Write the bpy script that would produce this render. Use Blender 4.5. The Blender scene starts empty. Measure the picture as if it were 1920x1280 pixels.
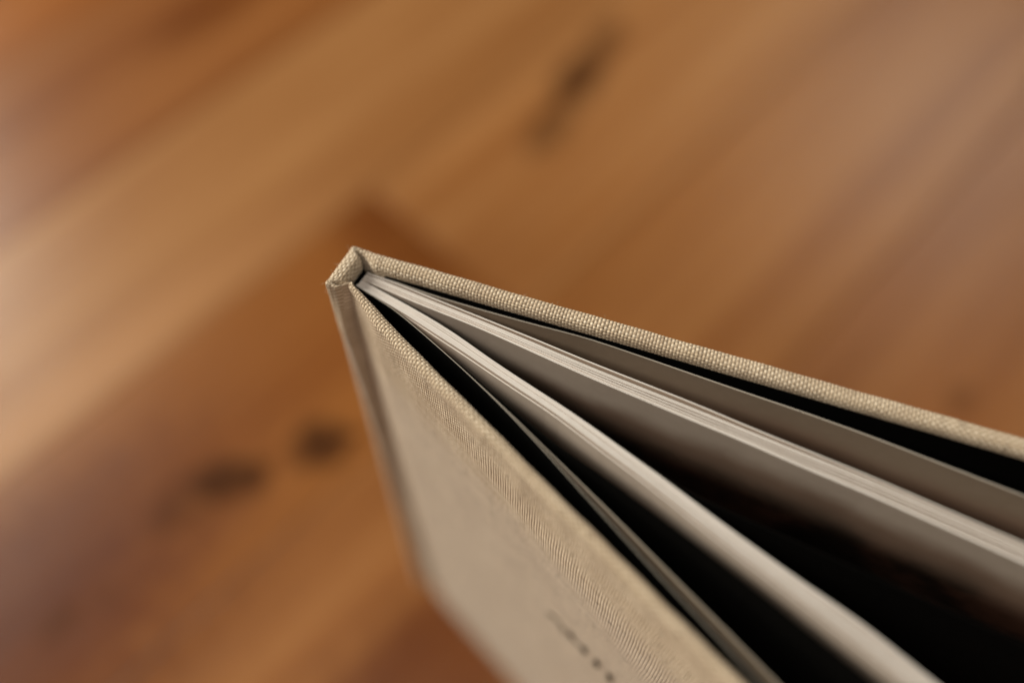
import bpy, math, random
import numpy as np
from mathutils import Matrix, Vector

sc = bpy.context.scene
random.seed(7)
rng = np.random.default_rng(7)
MM = 0.001

# ------------------------------------------------------------------ camera
cam = bpy.data.cameras.new("camera")
cam.lens = 35.0
cam.sensor_width = 36.0
cam.clip_start = 0.01
cam.clip_end = 60.0
cam.dof.use_dof = True
cam.dof.focus_distance = 0.1845
cam.dof.aperture_fstop = 2.7
cam.dof.aperture_blades = 9
cam_o = bpy.data.objects.new("camera", cam)
sc.collection.objects.link(cam_o)
R3 = ((0.999985, 0.00262, 0.004711), (0.0, 0.87395, -0.486015), (-0.005391, 0.486008, 0.873938))
m = Matrix(R3).to_4x4()
m.translation = Vector((0.03645, -0.10119, 0.35894))
cam_o.matrix_world = m
sc.camera = cam_o

# ------------------------------------------------------------------ room light
sc.view_settings.view_transform = 'Standard'
sc.view_settings.look = 'None'
sc.view_settings.exposure = -0.14
sc.view_settings.gamma = 1.0
w = bpy.data.worlds.new("World")
sc.world = w
w.use_nodes = True
w.node_tree.nodes['Background'].inputs[0].default_value = (1.0, 0.92, 0.84, 1)
w.node_tree.nodes['Background'].inputs[1].default_value = 0.01


def area(name, loc, target, sx, sy, power, col):
    l = bpy.data.lights.new(name, 'AREA')
    l.shape = 'RECTANGLE'
    l.size = sx
    l.size_y = sy
    l.energy = power
    l.color = col
    o = bpy.data.objects.new(name, l)
    sc.collection.objects.link(o)
    o.location = loc
    o.rotation_euler = (Vector(target) - Vector(loc)).to_track_quat('-Z', 'Y').to_euler()
    return o


area("window_light_left", (-2.02, 0.98, 1.40), (-0.05, 0.05, 0.05), 1.5, 1.0, 122.0, (1.0, 0.955, 0.83))
area("window_light_right", (1.35, 1.95, 2.05), (0.2, 0.2, 0), 0.85, 0.85, 9.5, (1.0, 1.0, 0.88))
area("near_fill_light", (0.33, -1.58, 2.00), (0.05, 0.05, 0.1), 0.45, 0.45, 13.0, (1.0, 0.89, 0.76))  # unseen fill added to brighten the page faces
area("ceiling_bounce_light", (0.1, -0.3, 2.45), (0.05, 0.0, 0.1), 1.3, 1.2, 11.0, (1.0, 0.93, 0.83))


# ------------------------------------------------------------------ helpers
def link(o, parent=None):
    sc.collection.objects.link(o)
    if parent is not None:
        o.parent = parent
    return o


def empty(name, loc=(0, 0, 0)):
    o = bpy.data.objects.new(name, None)
    o.empty_display_size = 0.02
    o.location = loc
    return link(o)


def mesh_obj(name, verts, faces, mat, parent=None, smooth=False):
    me = bpy.data.meshes.new(name)
    me.from_pydata([tuple(v) for v in verts], [], [tuple(f) for f in faces])
    me.update()
    if smooth:
        me.shade_smooth()
    me.materials.append(mat)
    return link(bpy.data.objects.new(name, me), parent)


def grid_obj(name, P, UV, mat, parent=None):
    """P: (nu, nv, 3) grid of points, UV: (nu, nv, 2)."""
    nu, nv = P.shape[:2]
    me = bpy.data.meshes.new(name)
    me.vertices.add(nu * nv)
    me.vertices.foreach_set("co", P.reshape(-1).astype(np.float32))
    idx = np.arange(nu * nv).reshape(nu, nv)
    q = np.stack([idx[:-1, :-1], idx[1:, :-1], idx[1:, 1:], idx[:-1, 1:]], -1).reshape(-1, 4)
    nf = len(q)
    me.loops.add(nf * 4)
    me.polygons.add(nf)
    me.loops.foreach_set("vertex_index", q.reshape(-1).astype(np.int32))
    me.polygons.foreach_set("loop_start", (np.arange(nf) * 4).astype(np.int32))
    me.polygons.foreach_set("use_smooth", np.ones(nf, dtype=bool))
    uvl = me.uv_layers.new(name="UVMap")
    uvl.data.foreach_set("uv", UV.reshape(-1, 2)[q.reshape(-1)].reshape(-1).astype(np.float32))
    me.update(calc_edges=True)
    me.validate()
    me.materials.append(mat)
    return link(bpy.data.objects.new(name, me), parent)


class NT:
    def __init__(self, name):
        self.m = bpy.data.materials.new(name)
        self.m.use_nodes = True
        self.t = self.m.node_tree
        self.b = self.t.nodes['Principled BSDF']

    def n(self, typ, **kw):
        nd = self.t.nodes.new(typ)
        for k, v in kw.items():
            setattr(nd, k, v)
        return nd

    def put(self, sock, v):
        if hasattr(v, 'links') or hasattr(v, 'is_linked'):
            self.t.links.new(v, sock)
        else:
            sock.default_value = v

    def math(self, op, a, b=0.0, c=None, clamp=False):
        nd = self.n('ShaderNodeMath', operation=op, use_clamp=clamp)
        self.put(nd.inputs[0], a)
        self.put(nd.inputs[1], b)
        if c is not None:
            self.put(nd.inputs[2], c)
        return nd.outputs[0]

    def mix(self, f, a, b, mode='MIX'):
        nd = self.n('ShaderNodeMix', data_type='RGBA', blend_type=mode)
        self.put(nd.inputs[0], f)
        self.put(nd.inputs[6], a)
        self.put(nd.inputs[7], b)
        return nd.outputs[2]

    def noise(self, vec, scale, detail=2, rough=0.5):
        nd = self.n('ShaderNodeTexNoise')
        self.put(nd.inputs['Vector'], vec)
        nd.inputs['Scale'].default_value = scale
        nd.inputs['Detail'].default_value = detail
        nd.inputs['Roughness'].default_value = rough
        return nd.outputs['Fac']

    def mapr(self, v, a, b, c=0.0, d=1.0, smooth=True):
        nd = self.n('ShaderNodeMapRange', interpolation_type='SMOOTHSTEP' if smooth else 'LINEAR')
        self.put(nd.inputs[0], v)
        nd.inputs[1].default_value = a
        nd.inputs[2].default_value = b
        nd.inputs[3].default_value = c
        nd.inputs[4].default_value = d
        return nd.outputs[0]

    def comb(self, x, y, z=0.0):
        nd = self.n('ShaderNodeCombineXYZ')
        self.put(nd.inputs[0], x)
        self.put(nd.inputs[1], y)
        self.put(nd.inputs[2], z)
        return nd.outputs[0]


def rgb(r, g, b):
    return (r, g, b, 1.0)


# ------------------------------------------------------------------ materials
PU, PV = 0.66, 0.55          # thread pitch, mm


def cloth_material():
    k = NT("woven_linen_cloth")
    uv = k.n('ShaderNodeUVMap').outputs[0]
    sep = k.n('ShaderNodeSeparateXYZ')
    k.put(sep.inputs[0], uv)
    U, V = sep.outputs[0], sep.outputs[1]
    sU = k.math('SINE', k.math('MULTIPLY', U, math.pi))
    sV = k.math('SINE', k.math('MULTIPLY', V, math.pi))
    fU = k.math('FLOOR', U)
    fV = k.math('FLOOR', V)
    pU = k.math('SUBTRACT', 1.0, k.math('MULTIPLY', 2.0, k.math('FLOORED_MODULO', fU, 2.0)))
    pV = k.math('SUBTRACT', 1.0, k.math('MULTIPLY', 2.0, k.math('FLOORED_MODULO', fV, 2.0)))
    x = k.math('SUBTRACT', k.math('SUBTRACT', U, fU), 0.5)
    y = k.math('SUBTRACT', k.math('SUBTRACT', V, fV), 0.5)
    rx = k.math('SQRT', k.math('MAXIMUM', 0.0, k.math('SUBTRACT', 1.0, k.math('MULTIPLY', k.math('MULTIPLY', x, x), 4.0))))
    ry = k.math('SQRT', k.math('MAXIMUM', 0.0, k.math('SUBTRACT', 1.0, k.math('MULTIPLY', k.math('MULTIPLY', y, y), 4.0))))
    warp = k.math('ADD', k.math('MULTIPLY', k.math('MULTIPLY', pU, sV), 0.7), rx)
    weft = k.math('SUBTRACT', ry, k.math('MULTIPLY', k.math('MULTIPLY', pV, sU), 0.7))
    hgt = k.math('MAXIMUM', warp, weft)
    gap = k.mapr(hgt, 0.35, 0.8, 1.0, 0.0)
    is_weft = k.math('GREATER_THAN', weft, warp)
    # each thread has its own tone
    tw = k.noise(k.comb(k.math('MULTIPLY', fU, 7.31), k.math('MULTIPLY', V, 0.05)), 1.0, 2)
    tf = k.noise(k.comb(k.math('MULTIPLY', U, 0.04), k.math('MULTIPLY', fV, 5.17), 9.0), 1.0, 2)
    warp_c = k.mix(k.mapr(tw, 0.3, 0.7), rgb(0.33, 0.240, 0.155), rgb(0.53, 0.410, 0.285))
    weft_c = k.mix(k.mapr(tf, 0.3, 0.7), rgb(0.63, 0.50, 0.35), rgb(0.88, 0.75, 0.58))
    col = k.mix(is_weft, warp_c, weft_c)
    col = k.mix(k.math('MULTIPLY', gap, 0.75), col, rgb(0.10, 0.075, 0.05))   # backing between the threads, darkened with the gaps' shade
    geo = k.n('ShaderNodeNewGeometry').outputs['Position']
    mott = k.noise(geo, 90.0, 3, 0.6)
    col = k.mix(k.mapr(mott, 0.35, 0.7, 0.0, 0.35), col, rgb(0.40, 0.29, 0.20))
    fib = k.noise(geo, 9000.0, 2, 0.7)
    col = k.mix(k.mapr(fib, 0.35, 0.65, 0.0, 0.35), col, rgb(0.22, 0.16, 0.11))
    # slubs: stretches of darker yarn, and a few dark flecks
    slub = k.noise(k.comb(k.math('MULTIPLY', fU, 3.17), k.math('MULTIPLY', V, 0.09), 4.0), 1.0, 1)
    col = k.mix(k.mapr(slub, 0.62, 0.72, 0.0, 0.35), col, rgb(0.20, 0.14, 0.09))
    fleck = k.noise(geo, 420.0, 2)
    col = k.mix(k.mapr(fleck, 0.70, 0.76, 0.0, 0.6), col, rgb(0.14, 0.09, 0.055))
    k.put(k.b.inputs['Base Color'], col)
    k.b.inputs['Roughness'].default_value = 0.85
    k.b.inputs['Specular IOR Level'].default_value = 0.25
    k.b.inputs['Sheen Weight'].default_value = 0.15
    bump = k.n('ShaderNodeBump')
    bump.inputs['Strength'].default_value = 0.75
    bump.inputs['Distance'].default_value = 0.00010
    k.put(bump.inputs['Height'], hgt)
    k.put(k.b.inputs['Normal'], bump.outputs[0])
    return k.m


def paper_material(name, c, shaded_print=False):
    k = NT(name)
    tc = k.n('ShaderNodeTexCoord').outputs['Object']
    sep = k.n('ShaderNodeSeparateXYZ')
    k.put(sep.inputs[0], tc)
    n1 = k.noise(tc, 400.0, 3)
    col = k.mix(k.mapr(n1, 0.3, 0.7, 0.0, 0.5), rgb(*c), rgb(c[0] * 0.93, c[1] * 0.92, c[2] * 0.90))
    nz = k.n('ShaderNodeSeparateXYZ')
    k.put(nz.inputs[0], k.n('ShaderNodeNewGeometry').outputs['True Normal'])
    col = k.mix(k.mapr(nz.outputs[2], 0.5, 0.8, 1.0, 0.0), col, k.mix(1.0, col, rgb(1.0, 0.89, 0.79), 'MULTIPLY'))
    if shaded_print:
        # photograph below a white margin, with the shade between pages painted into it
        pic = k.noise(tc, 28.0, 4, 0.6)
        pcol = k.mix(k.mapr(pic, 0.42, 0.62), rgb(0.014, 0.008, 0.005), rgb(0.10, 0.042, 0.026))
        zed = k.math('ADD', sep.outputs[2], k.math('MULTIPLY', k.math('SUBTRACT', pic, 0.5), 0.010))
        pcol = k.mix(k.mapr(zed, 0.1740, 0.1880, 0.0, 1.0), pcol, rgb(0.30, 0.20, 0.145))  # tan-to-dark fade stands in for bounce and shade down the page
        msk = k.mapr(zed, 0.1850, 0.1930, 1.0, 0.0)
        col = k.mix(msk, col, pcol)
    k.put(k.b.inputs['Base Color'], col)
    k.b.inputs['Roughness'].default_value = 0.55
    k.b.inputs['Specular IOR Level'].default_value = 0.25
    bump = k.n('ShaderNodeBump')
    bump.inputs['Strength'].default_value = 0.15
    bump.inputs['Distance'].default_value = 0.00005
    k.put(bump.inputs['Height'], k.noise(tc, 3000.0, 2))
    k.put(k.b.inputs['Normal'], bump.outputs[0])
    return k.m


def plain(name, c, rough=0.7, spec=0.2):
    k = NT(name)
    geo = k.n('ShaderNodeNewGeometry').outputs['Position']
    n1 = k.noise(geo, 600.0, 3)
    k.put(k.b.inputs['Base Color'], k.mix(k.mapr(n1, 0.3, 0.7), rgb(*c), rgb(c[0] * 0.8, c[1] * 0.8, c[2] * 0.8)))
    k.b.inputs['Roughness'].default_value = rough
    k.b.inputs['Specular IOR Level'].default_value = spec
    return k.m


GA = math.radians(46.5)
CG, SG = math.cos(GA), math.sin(GA)


def wood_material():
    k = NT("oiled_pine_wood")
    geo = k.n('ShaderNodeNewGeometry').outputs['Position']
    sep = k.n('ShaderNodeSeparateXYZ')
    k.put(sep.inputs[0], geo)
    X = k.math('MULTIPLY', sep.outputs[0], 1000.0)
    Y = k.math('MULTIPLY', sep.outputs[1], 1000.0)
    G = k.math('ADD', k.math('MULTIPLY', X, CG), k.math('MULTIPLY', Y, SG))      # along the grain, mm
    N = k.math('SUBTRACT', k.math('MULTIPLY', Y, CG), k.math('MULTIPLY', X, SG))  # across, mm
    rnd = k.n('ShaderNodeObjectInfo')
    rz = k.math('MULTIPLY', rnd.outputs['Random'], 50.0)
    # slow wander of the grain lines
    wob = k.math('MULTIPLY', k.math('SUBTRACT', k.noise(k.comb(k.math('MULTIPLY', G, 0.006), k.math('MULTIPLY', N, 0.02), rz), 1.0, 2), 0.5), 12.0)
    Nw = k.math('ADD', N, wob)
    v_band = k.comb(k.math('MULTIPLY', G, 0.0025), k.math('MULTIPLY', Nw, 0.035), rz)
    band = k.noise(v_band, 1.0, 3, 0.55)
    v_ring = k.comb(k.math('MULTIPLY', G, 0.004), k.math('MULTIPLY', Nw, 0.17), rz)
    ring = k.noise(v_ring, 1.0, 3, 0.6)
    v_fine = k.comb(k.math('MULTIPLY', G, 0.02), k.math('MULTIPLY', Nw, 2.2), rz)
    fine = k.noise(v_fine, 1.0, 4, 0.7)
    base = rnd.outputs['Color']
    col = k.mix(k.mapr(band, 0.33, 0.67), k.mix(1.0, base, rgb(0.82, 0.74, 0.64), 'MULTIPLY'),
                k.mix(1.0, base, rgb(1.14, 1.22, 1.34), 'MULTIPLY'))
    col = k.mix(k.mapr(ring, 0.4, 0.66, 0.0, 0.35), col, k.mix(1.0, col, rgb(0.62, 0.47, 0.34), 'MULTIPLY'))
    col = k.mix(k.mapr(fine, 0.45, 0.75, 0.0, 0.5), col, k.mix(1.0, col, rgb(0.6, 0.5, 0.4), 'MULTIPLY'))
    # knots and mineral streaks: (x, y, radius along, radius across, direction deg, strength)
    knots = [(-74.9, 37.9, 19, 10, 12, 0.88), (-41.0, 52.5, 11, 12, 60, 0.9), (-32.5, 55.0, 8.5, 5, 20, 0.9),
             (-94.0, 25.0, 13, 7, 40, 0.45), (-84, 33, 24, 12, 30, 0.35), (-40, 52, 15, 11, 40, 0.3),
             (80.0, 268.0, 20, 9, 64, 0.6), (67.0, 244.0, 25, 12, 64, 0.8), (53.0, 214.0, 24, 10, 60, 0.55),
             (213.0, 72.0, 8, 6, 60, 0.40), (-127.0, -16.0, 10, 5, 50, 0.45), (-112.0, -6.0, 6, 4, 50, 0.3),
             (291.0, 243.0, 14, 6, 50, 0.5)]
    knots += [(520, 610, 14, 8, 40, 0.85), (-470, 150, 12, 9, 50, 0.85), (380, -420, 13, 8, 50, 0.85), (-300, -500, 15, 7, 45, 0.85)]
    dist = k.math('MULTIPLY', k.math('SUBTRACT', k.noise(k.comb(k.math('MULTIPLY', X, 0.12), k.math('MULTIPLY', Y, 0.12)), 1.0, 3), 0.5), 0.9)
    tot = None
    for (x, y, a, b, ang, st) in knots:
        c, s = math.cos(math.radians(ang)), math.sin(math.radians(ang))
        dx = k.math('SUBTRACT', X, float(x))
        dy = k.math('SUBTRACT', Y, float(y))
        u = k.math('MULTIPLY', k.math('ADD', k.math('MULTIPLY', dx, c), k.math('MULTIPLY', dy, s)), 1.0 / a)
        v = k.math('MULTIPLY', k.math('SUBTRACT', k.math('MULTIPLY', dy, c), k.math('MULTIPLY', dx, s)), 1.0 / b)
        r = k.math('ADD', k.math('SQRT', k.math('ADD', k.math('MULTIPLY', u, u), k.math('MULTIPLY', v, v))), dist)
        f = k.mapr(r, 0.55, 1.15, st, 0.0)
        tot = f if tot is None else k.math('MAXIMUM', tot, f)
    # darker heartwood patches, some painted as floor shade, and a painted pale sheen stripe
    for (x, y, a, b, st) in [(-150, -30, 110, 60, 1.0), (4, -38, 70, 30, 1.0), (-118, 292, 45, 16, 0.8), (-16, 150, 20, 60, 0.65), (140, 40, 70, 22, 0.3)]:  # foremost patches paint in the corner falloff and shade at the book's foot
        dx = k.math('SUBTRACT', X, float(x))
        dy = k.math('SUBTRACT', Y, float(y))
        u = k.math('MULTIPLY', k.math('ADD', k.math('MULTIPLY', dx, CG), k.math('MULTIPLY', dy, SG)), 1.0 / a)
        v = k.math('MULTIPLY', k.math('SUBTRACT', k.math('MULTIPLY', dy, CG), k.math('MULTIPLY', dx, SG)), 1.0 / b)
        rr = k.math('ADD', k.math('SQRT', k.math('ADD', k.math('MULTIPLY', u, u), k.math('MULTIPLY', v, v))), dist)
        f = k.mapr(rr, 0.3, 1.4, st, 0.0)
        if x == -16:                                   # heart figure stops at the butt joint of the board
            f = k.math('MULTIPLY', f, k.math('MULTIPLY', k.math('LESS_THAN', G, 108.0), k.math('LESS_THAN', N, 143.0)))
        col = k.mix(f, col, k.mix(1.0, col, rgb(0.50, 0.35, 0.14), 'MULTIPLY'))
    sheen_streak = k.math('MULTIPLY', k.mapr(k.math('ABSOLUTE', k.math('SUBTRACT', Nw, 155.0)), 4.0, 18.0, 0.5, 0.0), k.mapr(G, -20.0, 160.0, 1.0, 0.0))  # pale floor sheen painted along the board edge
    col = k.mix(sheen_streak, col, rgb(0.43, 0.215, 0.09))
    col = k.mix(tot, col, rgb(0.045, 0.015, 0.005))
    k.put(k.b.inputs['Base Color'], col)
    k.put(k.b.inputs['Roughness'], k.mapr(fine, 0.3, 0.7, 0.26, 0.33))
    k.put(k.b.inputs['Specular IOR Level'], k.math('SUBTRACT', 0.44, k.math('MULTIPLY', tot, 0.32)))
    bump = k.n('ShaderNodeBump')
    bump.inputs['Strength'].default_value = 0.25
    bump.inputs['Distance'].default_value = 0.0002
    k.put(bump.inputs['Height'], fine)
    k.put(k.b.inputs['Normal'], bump.outputs[0])
    return k.m


CLOTH = cloth_material()
PAPER = paper_material("white_page_paper", (0.65, 0.60, 0.56))
FLYLEAF = paper_material("taupe_flyleaf_paper", (0.36, 0.32, 0.27))
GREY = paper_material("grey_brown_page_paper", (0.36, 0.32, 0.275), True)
SHADED_PRINT = paper_material("shaded_print_page_paper", (0.65, 0.60, 0.56), True)
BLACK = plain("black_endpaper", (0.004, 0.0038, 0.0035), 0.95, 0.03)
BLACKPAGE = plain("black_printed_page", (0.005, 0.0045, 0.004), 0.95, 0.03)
INK = plain("dark_brown_foil", (0.016, 0.008, 0.004), 0.8, 0.05)
WOOD = wood_material()
SUB = plain("dark_underfloor", (0.02, 0.012, 0.008), 0.9, 0.1)

# ------------------------------------------------------------------ floor of planks
floor = empty("floor")
floor["kind"] = "structure"
floor["label"] = "warm brown knotty pine floor planks running diagonally under the book"


def plank(g0, g1, n0, n1, col):
    gap, bev, th = 0.25, 0.45, 18.0
    g0 += gap; g1 -= gap; n0 += gap; n1 -= gap

    def ring(ins, z):
        out = []
        for g, n in ((g0 + ins, n0 + ins), (g1 - ins, n0 + ins), (g1 - ins, n1 - ins), (g0 + ins, n1 - ins)):
            out.append(((g * CG - n * SG) * MM, (g * SG + n * CG) * MM, z * MM))
        return out
    v = ring(0, -th) + ring(0, -bev) + ring(bev * 0.35, -bev * 0.3) + ring(bev, 0)
    f = [(3, 2, 1, 0), (12, 13, 14, 15)]
    for L in range(3):
        for i in range(4):
            j = (i + 1) % 4
            f.append((L * 4 + i, L * 4 + j, L * 4 + 4 + j, L * 4 + 4 + i))
    o = mesh_obj("plank", v, f, WOOD, floor)
    o.color = (*col, 1)
    return o


tones = {-1: (0.255, 0.102, 0.031), 0: (0.272, 0.107, 0.029), 1: (0.24, 0.083, 0.016), 2: (0.30, 0.133, 0.044),
         3: (0.235, 0.084, 0.021), -2: (0.25, 0.097, 0.027)}
for i in range(-12, 14):
    n0 = -47 + 95 * i
    base = np.array(tones.get(i, (0.25 + random.uniform(-.04, .05), 0.085 + random.uniform(-.02, .02), 0.016)))
    cut = {0: 420, 1: 108, 2: 520, -1: -480, 3: 610, -2: 330}.get(i, random.uniform(-600, 600))
    plank(-1250, cut, n0, n0 + 95, base)
    plank(cut, 1250, n0, n0 + 95, np.array((0.32, 0.139, 0.045)) if i == 1 else base * random.uniform(0.88, 1.1))
sv = [((g * CG - n * SG) * MM, (g * SG + n * CG) * MM, z * MM) for z in (-30, -18.5) for g, n in ((-1250, -1190), (1250, -1190), (1250, 1285), (-1250, 1285))]
mesh_obj("underfloor", sv, [(3, 2, 1, 0), (4, 5, 6, 7), (0, 1, 5, 4), (1, 2, 6, 5), (2, 3, 7, 6), (3, 0, 4, 7)], SUB, floor)

# ------------------------------------------------------------------ the book
book = empty("book")
book["label"] = "open beige linen hardcover book standing upright with its pages fanned"
book["category"] = "book"

H = 200.0
A1, A2 = 0.82988, 0.32658
D1 = np.array([math.cos(A1), -math.sin(A1)])       # front cover, away from spine
D2 = np.array([math.cos(A2), -math.sin(A2)])       # back cover
PA = np.array([0.0, 0.0])                          # spine corner, front side
PB = np.array([4.6, 8.8])                          # spine corner, back side
LS = float(np.linalg.norm(PB - PA))
W_COVER = 200.0
TH = 3.3


def sm(x, a, b):
    t = np.clip((x - a) / (b - a), 0, 1)
    return t * t * (3 - 2 * t)


def plan_path(q):
    """q<0 front cover (distance -q from the spine), 0..LS spine, >LS back cover. Corners rounded."""
    q = np.asarray(q, float)
    pos = np.zeros(q.shape + (2,))
    a = q < 0
    pos[a] = PA + (-q[a])[:, None] * D1
    b = (q >= 0) & (q <= LS)
    pos[b] = PA + (q[b] / LS)[:, None] * (PB - PA)
    c = q > LS
    pos[c] = PB + (q[c] - LS)[:, None] * D2
    return pos


def smooth_path(q, r=1.7):
    offs = np.linspace(-r, r, 9)
    wts = np.cos(offs / r * math.pi / 2) + 0.05
    wts /= wts.sum()
    P = sum(wt * plan_path(q + o) for wt, o in zip(wts, offs))
    e = 0.02
    Pa = sum(wt * plan_path(q + o - e) for wt, o in zip(wts, offs))
    Pb = sum(wt * plan_path(q + o + e) for wt, o in zip(wts, offs))
    T = Pb - Pa
    T /= np.linalg.norm(T, axis=-1, keepdims=True)
    Nn = np.stack([-T[..., 1], T[..., 0]], -1)        # outward (left of travel)
    return P, Nn


def case_shape(q):
    """outward offset, thickness and top height of the case along the path."""
    q = np.asarray(q, float)
    off = np.zeros_like(q)
    deep = np.zeros_like(q)
    th = np.full_like(q, TH)
    top = np.full_like(q, H)
    s = -q                                           # front
    f = s > 0
    # hinge strip runs inward from the spine corner to a ridge, then the board swells to full thickness
    o = -0.75 * sm(s, 0.2, 1.9) - 2.55 * sm(s, 1.9, 3.3) + 0.35 * sm(s, 3.3, 4.1) + 1.55 * sm(s, 4.1, 14.0)
    off[f] = o[f]
    o = -0.15 * sm(s, 0.6, 2.0) - 3.15 * sm(s, 2.3, 3.4) + 0.75 * sm(s, 3.3, 4.2) + 1.15 * sm(s, 4.1, 14.0)
    deep[f] = o[f]
    t = 0.9 + 1.45 * sm(s, 3.6, 13.0)
    th[f] = t[f]
    tp = H - 0.25 * sm(s, 0.3, 2.0) * (1 - sm(s, 2.6, 5.0))
    top[f] = tp[f]
    s = q - LS                                       # back
    f = s > 0
    o = -0.10 * sm(s, 0.4, 2.4) * (1 - sm(s, 3.2, 6.4))
    off[f] = o[f]
    t = 1.0 + (TH - 1.0) * sm(s, 2.2, 6.4)
    th[f] = t[f]
    tp = H - 0.25 * sm(s, 0.3, 2.4) * (1 - sm(s, 2.6, 6.4))
    top[f] = tp[f]
    f = (q >= 0) & (q <= LS)
    dc = np.minimum(q, LS - q)
    t = np.minimum(3.3, 0.95 + dc * 1.15)
    th[f] = t[f]
    deep = np.where(q < 0, deep, off)
    return off, th, top, deep


def weave_height(U, V, fade):
    fU, fV = np.floor(U), np.floor(V)
    pU = 1 - 2 * np.mod(fU, 2)
    pV = 1 - 2 * np.mod(fV, 2)
    x, y = U - fU - .5, V - fV - .5
    jx = 5.0 + 1.3 * np.sin(fU * 12.9898)          # uneven thread widths
    jy = 5.0 + 1.3 * np.sin(fV * 78.233)
    ax, ay = 1 - jx * x * x, 1 - jy * y * y
    warp = np.where(ax > 0, 0.95 * pU * np.sin(np.pi * V) + np.sqrt(np.maximum(0, ax)), -1.3)
    weft = np.where(ay > 0, -0.95 * pV * np.sin(np.pi * U) + np.sqrt(np.maximum(0, ay)), -1.3)
    slub = 0.25 * np.sin(fV * 3.7 + U * 0.31) * np.sin(fU * 1.3 + 2.0)
    return (np.maximum(warp, weft) - 1.0 + 0.35 * slub) * 0.125 * fade


def case_part(name, qs, q_fine, out_rows, in_rows, fine_out, fine_in, fade_from=None):
    """cloth surface of a stretch of the case: outer face, rolled head and inner turn-in."""
    P, Nn = smooth_path(qs)
    off, th, top, deep = case_shape(qs)
    # v measured from the middle of the head, + outward/down, - inward/down (mm)
    v = np.concatenate([-np.array(in_rows[::-1]), [0.0], np.array(out_rows)])
    nu, nv = len(qs), len(v)
    th_, top_, off_ = th[:, None], top[:, None], off[:, None]
    r = np.minimum(th_ / 2, 1.35)
    flat = th_ / 2 - r
    av = np.abs(v)[None, :] * np.ones((nu, 1))
    arc = r * math.pi / 2
    on_flat = av <= flat
    on_arc = (av > flat) & (av <= flat + arc)
    ang = np.clip((av - flat) / r, 0, math.pi / 2)
    nloc = np.where(on_flat, av, flat + r * np.sin(ang))
    z = np.where(on_flat, top_, top_ - r + r * np.cos(ang))
    z = np.where(av > flat + arc, top_ - r - (av - flat - arc), z)
    z = np.maximum(z, 0.15)
    sgn = np.sign(v)[None, :]
    dd = sm(top_ - z, 1.0, 14.0) * (sgn > 0)         # the hinge groove sharpens below the head
    lat = off_ * (1 - dd) + deep[:, None] * dd - th_ / 2 + sgn * nloc
    # surface normal in the (n, z) frame
    nn = sgn * np.sin(ang)
    nz = np.cos(ang)
    U = (qs / PU)[:, None] * np.ones((1, nv))
    V = (v / PV)[None, :] * np.ones((nu, 1))
    U0, V0 = U, V
    U = U0 + 0.14 * np.sin(V0 * 0.13) + 0.05 * np.sin(V0 * 0.41 + U0 * 0.05) + 0.12 * np.sin(U0 * 0.23 + V0 * 0.02) + 0.07 * np.sin(U0 * 0.71 + V0 * 0.05)
    V = V0 + 0.20 * np.sin(U0 * 0.045) + 0.13 * np.sin(U0 * 0.17 + 1.0) + 0.08 * np.sin(V0 * 0.33 + U0 * 0.02) + 0.05 * np.sin(U0 * 0.83 - V0 * 0.1)
    fade = (1 - sm(v, fade_from or fine_out - 2.5, fine_out))[None, :] * (1 - sm(-v, fine_in - 1.0, fine_in))[None, :]
    fade = fade * ((1 - sm(qs, q_fine[1] - 1, q_fine[1])) * sm(qs, q_fine[0], q_fine[0] + 1))[:, None]
    hgt = weave_height(U, V, fade)
    wob = 0.05 * np.sin(qs * 0.21 + 1.3) + 0.04 * np.sin(qs * 0.57)   # boards are never dead straight
    lat = lat + wob[:, None] * np.exp(-av / 8)
    lat2 = lat + nn * hgt
    z2 = z + nz * hgt
    XY = P[:, None, :] + Nn[:, None, :] * lat2[..., None]
    P3 = np.concatenate([XY, z2[..., None]], -1) * MM
    return grid_obj(name, P3, np.stack([U, V], -1), CLOTH, book)


def rows(fine_to, step, end, grow=1.18):
    out = list(np.arange(step, fine_to, step))
    d = step
    while out[-1] < end:
        d *= grow
        out.append(out[-1] + min(d, 12.0))
    return out


def cols(a, b, fine_a, fine_b, step):
    out = [fine_a]
    while out[-1] < fine_b:
        out.append(out[-1] + step)
    out[-1] = fine_b
    lo, d = [], step
    x = fine_a
    while x > a:
        d *= 1.25
        x = max(a, x - min(d, 8))
        lo.append(x)
    hi, d = [], step
    x = fine_b
    while x < b:
        d *= 1.25
        x = min(b, x + min(d, 8))
        hi.append(x)
    return np.array(lo[::-1] + out + hi)


ST = 0.112
front = case_part("front_cover", cols(-W_COVER, -3.0, -112.0, -3.0, ST), (-112, 999),
                  rows(36.0, ST, 205), rows(3.5, ST, 19), 36, 3.5, 6.0)
spine = case_part("spine", cols(-3.0, LS + 3.0, -3.0, LS + 3.0, ST), (-999, 999),
                  rows(20.0, ST, 205), rows(14.0, ST, 199), 20, 14.0)
back = case_part("back_cover", cols(LS + 3.0, LS + W_COVER, LS + 3.0, LS + 150.0, ST), (-999, LS + 150),
                 rows(3.0, ST, 205), rows(6.0, ST, 19), 3.0, 6.0)
front["label"] = "front cover seen from outside with a dark stamped title"
back["label"] = "back cover with the rolled linen edge running to the right"


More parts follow.
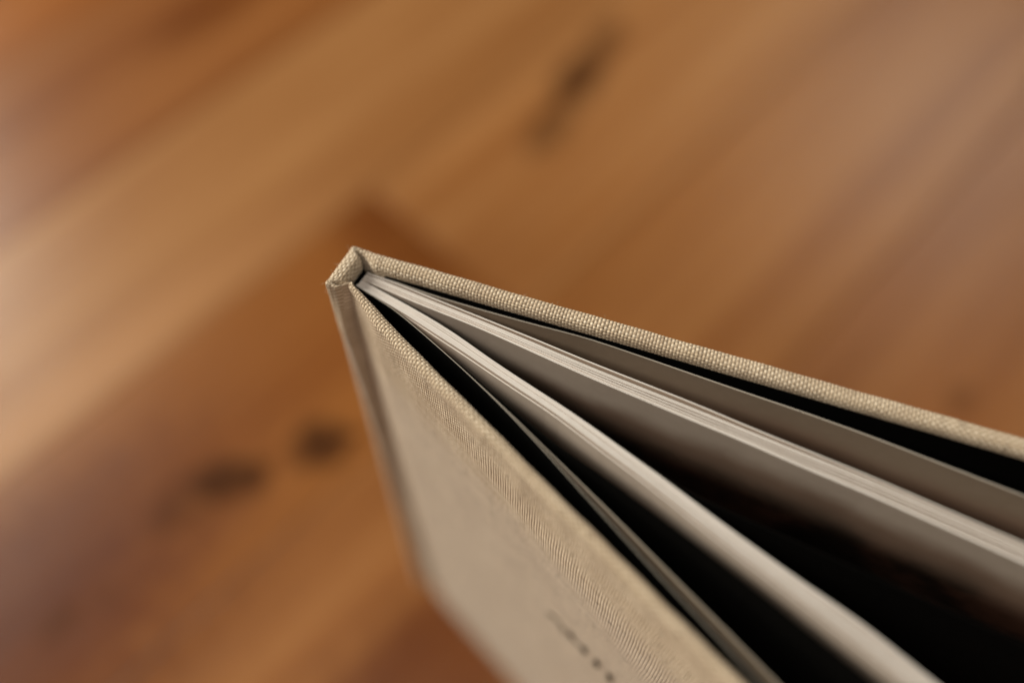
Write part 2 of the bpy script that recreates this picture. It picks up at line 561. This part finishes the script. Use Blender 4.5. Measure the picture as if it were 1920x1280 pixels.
def slab(name, pts, thick, z0, z1, mat, parent, label=None, jitter=0.0, back_mat=None):
    """upright sheet of paper following a plan polyline (mm), thickness to the right of travel."""
    pts = np.asarray(pts, float)
    seg = np.linalg.norm(np.diff(pts, axis=0), axis=1)
    t = np.concatenate([[0], np.cumsum(seg)])
    n = max(24, int(t[-1] / 3))
    # Catmull-like smoothing: dense linear sampling then gaussian filter
    td = np.linspace(0, t[-1], n * 6)
    d = np.stack([np.interp(td, t, pts[:, i]) for i in (0, 1)], 1)
    ker = np.exp(-np.linspace(-2, 2, 31) ** 2)
    ker /= ker.sum()
    pad = np.concatenate([2 * d[0] - d[15:0:-1], d, 2 * d[-1] - d[-2:-17:-1]])
    d = np.stack([np.convolve(pad[:, i], ker, 'valid') for i in (0, 1)], 1)
    P = d[::6]
    T = np.gradient(P, axis=0)
    T /= np.linalg.norm(T, axis=1, keepdims=True)
    Nn = np.stack([T[:, 1], -T[:, 0]], 1)
    zt = z1 + jitter * (np.sin(np.linspace(0, 3, len(P)) + z1 * 9) * 0.5)
    zs = np.array([0, 0.04, 0.12, 0.3, 0.6, 0.8, 0.93, 1.0])
    A, B = [], []
    nlev = len(zs)
    verts, faces = [], []
    for side in (0, 1):
        for i in range(len(P)):
            for lv in zs:
                z = z0 + (zt[i] - z0) * lv
                p = P[i] + Nn[i] * (thick * side)
                verts.append((p[0] * MM, p[1] * MM, z * MM))
    m_ = len(P) * nlev
    for i in range(len(P) - 1):
        for l in range(nlev - 1):
            a = i * nlev + l
            b = (i + 1) * nlev + l
            faces.append((a, b, b + 1, a + 1))
            faces.append((m_ + a, m_ + a + 1, m_ + b + 1, m_ + b))
        a, b = i * nlev, (i + 1) * nlev
        faces.append((a, m_ + a, m_ + b, b))
        a, b = a + nlev - 1, b + nlev - 1
        faces.append((a, b, m_ + b, m_ + a))
    for i in (0, len(P) - 1):
        for l in range(nlev - 1):
            a = i * nlev + l
            f = (a, a + 1, m_ + a + 1, m_ + a)
            faces.append(f if i == 0 else f[::-1])
    o = mesh_obj(name, verts, faces, mat, parent)
    if back_mat is not None:                         # the other side of the sheet is printed black
        o.data.materials.append(back_mat)
        for p_ in o.data.polygons:
            if all(vi >= m_ for vi in p_.vertices):
                p_.material_index = 1
    if label:
        o["label"] = label
    return o


# black endpapers pasted to the inside of both boards
def pastedown(name, q0, q1, label):
    qs = np.linspace(q0, q1, 60)
    P, Nn = smooth_path(qs)
    off, th, top, deep = case_shape(qs)
    pts = P + Nn * (off - th - 0.10)[:, None]
    o = slab(name, pts, 0.15, 3.0, H - 2.3, BLACK, book, label)
    return o


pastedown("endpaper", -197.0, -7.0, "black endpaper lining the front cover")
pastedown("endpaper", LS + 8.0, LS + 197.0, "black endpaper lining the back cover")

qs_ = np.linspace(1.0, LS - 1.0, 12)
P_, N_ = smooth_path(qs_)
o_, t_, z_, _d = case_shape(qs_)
slab("spine_shade_sheet", P_ + N_ * (o_ - t_ - 0.25)[:, None], 0.2, 3.0, H - 3.2, BLACK, book, "black sheet added for the shade inside the hollow spine")  # black sheet added to stand in for the dark of the hollow

# ---- leaves: plan curves measured at the head of the pages (mm)
A_UP = [(7.59, 4.08), (11.4, 2.6), (15.09, 1.01), (18.44, -0.69), (22.89, -2.73), (29.54, -5.81), (39.56, -10.46), (49.32, -15.21), (68.73, -24.05), (77.24, -28.26), (86.12, -32.38), (97.36, -37.59), (121.07, -49.49), (163.66, -71.66)]
A_LOW = [(6.75, 2.86), (9.63, 1.39), (15.85, -1.88), (22.97, -5.09), (29.58, -8.14), (39.53, -13.29), (49.21, -18.3), (68.41, -27.52), (76.88, -31.44), (85.63, -35.88), (96.73, -41.18), (120.12, -53.3), (162.15, -75.46)]
B_UP = [(6.65, 2.74), (9.67, 0.78), (16.53, -3.42), (24.59, -8.81), (30.85, -14.05), (38.2, -19.58), (44.77, -24.31), (50.25, -28.61), (57.55, -34.63), (63.06, -39.08), (68.82, -44.18), (82.85, -55.65), (91.99, -62.51), (102.29, -72.24), (118.11, -86.74), (136.09, -103.27)]
B_LOW = [(5.72, 1.4), (9.06, -0.9), (12.76, -3.05), (18.01, -6.83), (20.8, -8.91), (26.69, -13.02), (32.16, -17.27), (38.18, -21.74), (43.22, -25.36), (51.86, -32.81), (58.78, -38.48), (64.1, -43.22), (71.64, -49.96), (82.38, -58.97), (101.56, -75.72), (117.26, -89.91), (135.09, -106.17)]
L1 = [(7.68, 4.33), (11.38, 2.96), (15.07, 1.37), (17.06, 0.52), (22.85, -1.42), (29.5, -3.58), (40.49, -7.13), (49.52, -9.8), (59.22, -13.79), (78.01, -21.52), (87.13, -25.16), (98.67, -30.07), (123.1, -41.33), (167.55, -61.93)]
L2A = [(5.63, 1.28), (8.98, -1.14), (12.69, -3.53), (19.65, -10.06), (26.78, -17.03), (33.66, -24.28), (40.18, -31.77), (46.6, -39.53), (52.66, -46.78), (60.1, -55.7), (67.5, -64.17), (74.22, -72.13), (83.73, -83.64), (98.95, -101.96)]
L2B = [(5.68, 1.34), (9.02, -1.08), (12.73, -3.47), (19.74, -9.94), (26.97, -16.81), (34.04, -23.97), (41.03, -31.56), (48.25, -39.44), (54.83, -46.69), (62.74, -55.62), (70.33, -64.08), (77.38, -72.13), (87.58, -83.64), (103.47, -101.96)]
L4 = [(5.72, 1.4), (9.07, -1.02), (12.78, -3.41), (19.95, -10.06), (23.34, -13.24), (27.57, -17.25), (31.71, -21.29), (43.09, -31.47), (52.52, -38.57), (65.91, -49.4), (78.81, -60.52), (92.07, -72.23), (102.6, -81.55), (125.28, -101.96)]
L5 = [(6.75, 2.8), (9.76, 0.9), (16.63, -3.25), (24.69, -8.64), (30.95, -13.82), (38.3, -19.36), (44.88, -24.1), (50.35, -28.41), (57.65, -34.43), (66.65, -41.03), (80.46, -47.86), (99.97, -57.52), (116.96, -65.98), (157.83, -86.25)]


def resample(pts, ts):
    pts = np.asarray(pts, float)
    seg = np.linalg.norm(np.diff(pts, axis=0), axis=1)
    t = np.concatenate([[0], np.cumsum(seg)])
    return np.stack([np.interp(np.minimum(ts, t[-1]), t, pts[:, i]) for i in (0, 1)], 1), t[-1]


def bundle(lo, up, fracs, thick, mats):
    ts = np.concatenate([np.linspace(0, 12, 13)[:-1], np.linspace(12, 184, 44)])
    A, la = resample(lo, ts)
    B, lb = resample(up, ts)
    n = len(fracs)
    for i, fr in enumerate(fracs):
        ph = random.uniform(0, 6)
        wv = 0.05 * np.sin(ts * 0.035 + ph) * np.clip(ts / 60, 0, 1)
        g = np.clip(fr + wv, 0, 1)[:, None]
        keep = ts <= min(la, lb) - 0.5
        pts = (A * (1 - g) + B * g)[keep]
        slab("page", pts, thick, 3.0, 197.0 + random.uniform(-0.22, 0.12), mats[i % len(mats)], book, None, 0.25)


# bundle nearer the back cover, then bundle nearer the front cover
bundle(A_LOW, A_UP, [0.02, 0.17, 0.30, 0.44, 0.58, 0.70, 0.985], 0.27, [SHADED_PRINT])
bundle(B_LOW, B_UP, [0.03, 0.21, 0.36, 0.50, 0.64, 0.80, 0.96], 0.30, [SHADED_PRINT])
L1 = [(p[0] - 0.10 * t_, p[1] - 0.30 * t_) for p, t_ in zip(L1, [0, 0, 0, .3, 1, 1.4, 1.4, 1.4, 1, .8, .6, .4, .2, 0])]
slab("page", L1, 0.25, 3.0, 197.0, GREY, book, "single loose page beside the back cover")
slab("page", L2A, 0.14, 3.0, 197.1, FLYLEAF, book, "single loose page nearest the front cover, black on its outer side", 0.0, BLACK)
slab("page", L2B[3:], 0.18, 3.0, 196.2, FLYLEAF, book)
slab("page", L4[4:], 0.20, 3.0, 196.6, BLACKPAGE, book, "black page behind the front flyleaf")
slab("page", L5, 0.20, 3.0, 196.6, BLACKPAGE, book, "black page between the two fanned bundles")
B3 = [(p[0] - 0.25 * min(1, k_ / 3 + .1), p[1] - 0.33 * min(1, k_ / 3 + .1)) for k_, p in enumerate(B_LOW[2:])]
slab("page", B3, 0.22, 3.0, 196.4, SHADED_PRINT, book)

# ---- stamped title on the front cover, running away from the spine (flat dark strokes)
N1 = np.array([-math.sin(A1), -math.cos(A1)])


def strokes(lines, width):
    verts, faces = [], []
    for ln in lines:
        ln = np.asarray(ln, float)
        T = np.gradient(ln, axis=0)
        T /= np.linalg.norm(T, axis=1, keepdims=True)
        Pn = np.stack([-T[:, 1], T[:, 0]], 1)
        base = len(verts)
        for i, p in enumerate(ln):
            for sd in (-1, 1):
                q = p + Pn[i] * sd * width / 2
                for dep in (0.06, 0.17):
                    w3 = D1 * q[0] + N1 * (dep - 1.40)
                    verts.append((w3[0] * MM, w3[1] * MM, (H - q[1]) * MM))
        for i in range(len(ln) - 1):
            a = base + i * 4
            b = a + 4
            faces += [(a + 1, b + 1, b + 3, a + 3), (a, a + 1, b + 1, b), (a + 2, b + 2, b + 3, a + 3), (a, b, b + 2, a + 2)]
        for a in (base, base + (len(ln) - 1) * 4):
            faces.append((a, a + 1, a + 3, a + 2))
    return verts, faces


th_ = np.linspace(math.pi, 0, 14)
arch = [(65.7 + 2.3 * math.cos(t), 66.6 - 3.4 * math.sin(t)) for t in th_] + [(68.1, 68.0)]
stems = [[(70.2, 62.6), (70.5, 64.0), (70.6, 65.4)], [(74.6, 62.6), (74.7, 64.2), (74.6, 65.6)],
         [(78.5, 62.4), (78.6, 64.2), (78.5, 65.8)], [(82.5, 62.4), (82.6, 64.3), (82.5, 65.9)],
         [(86.6, 62.4), (86.6, 64.2), (86.5, 65.8)], [(90.6, 62.4), (90.6, 64.2), (90.5, 65.8)]]
bars = [[(70.6, 64.2), (72.6, 64.5), (74.6, 64.4)], [(86.6, 64.2), (88.6, 64.3), (90.6, 64.2)]]
v_, f_ = [], []
for lines, wd in (([arch], 0.9), ([[(a_[0], 64.2 + (a_[1] - 64.2) * 1.6) for a_ in st_] for st_ in stems], 1.5), (bars, 0.7)):
    a_, b_ = strokes([[(p_[0] - 0.4, p_[1] + 1.6) for p_ in ln] for ln in lines], wd)
    f_ += [tuple(k_ + len(v_) for k_ in q_) for q_ in b_]
    v_ += a_
t_o = mesh_obj("title_lettering", v_, f_, INK, front)

# ---- loose fibres standing off the cloth at the spine corner
fv, ff = [], []
for i in range(20):
    q = random.choice([random.uniform(-1.5, 1.0), random.uniform(-1.5, 1.0), random.uniform(0, LS), random.uniform(LS, LS + 60)])
    P, Nn = smooth_path(np.array([q]))
    off, th, top, deep = case_shape(np.array([q]))
    z = top[0] - (random.uniform(0.2, 9.0) if q < 1 else random.uniform(0.0, 0.8))
    st = np.array([*(P[0] + Nn[0] * (off[0] + 0.02)), z])
    L_ = random.uniform(0.3, 0.9)
    d0 = np.array([Nn[0][0], Nn[0][1], 0.0]) * random.uniform(0.5, 1) + rng.normal(0, 0.5, 3)
    d0 /= np.linalg.norm(d0)
    cur = rng.normal(0, 0.9, 3)
    rr = 0.014
    base = len(fv)
    for j in range(7):
        t = j / 6
        c = st + d0 * L_ * t + cur * L_ * t * t * 0.5
        for a in range(3):
            ang = a * 2.0944
            fv.append(tuple((c + np.array([math.cos(ang), math.sin(ang), 0.3 * math.sin(ang)]) * rr) * MM))
    for j in range(6):
        for a in range(3):
            b = (a + 1) % 3
            ff.append((base + j * 3 + a, base + j * 3 + b, base + j * 3 + 3 + b, base + j * 3 + 3 + a))
FIB = plain("pale_linen_fibre", (0.62, 0.52, 0.40), 0.8, 0.2)
fo = mesh_obj("loose_fibres", fv, ff, FIB, spine)
fo["kind"] = "stuff"
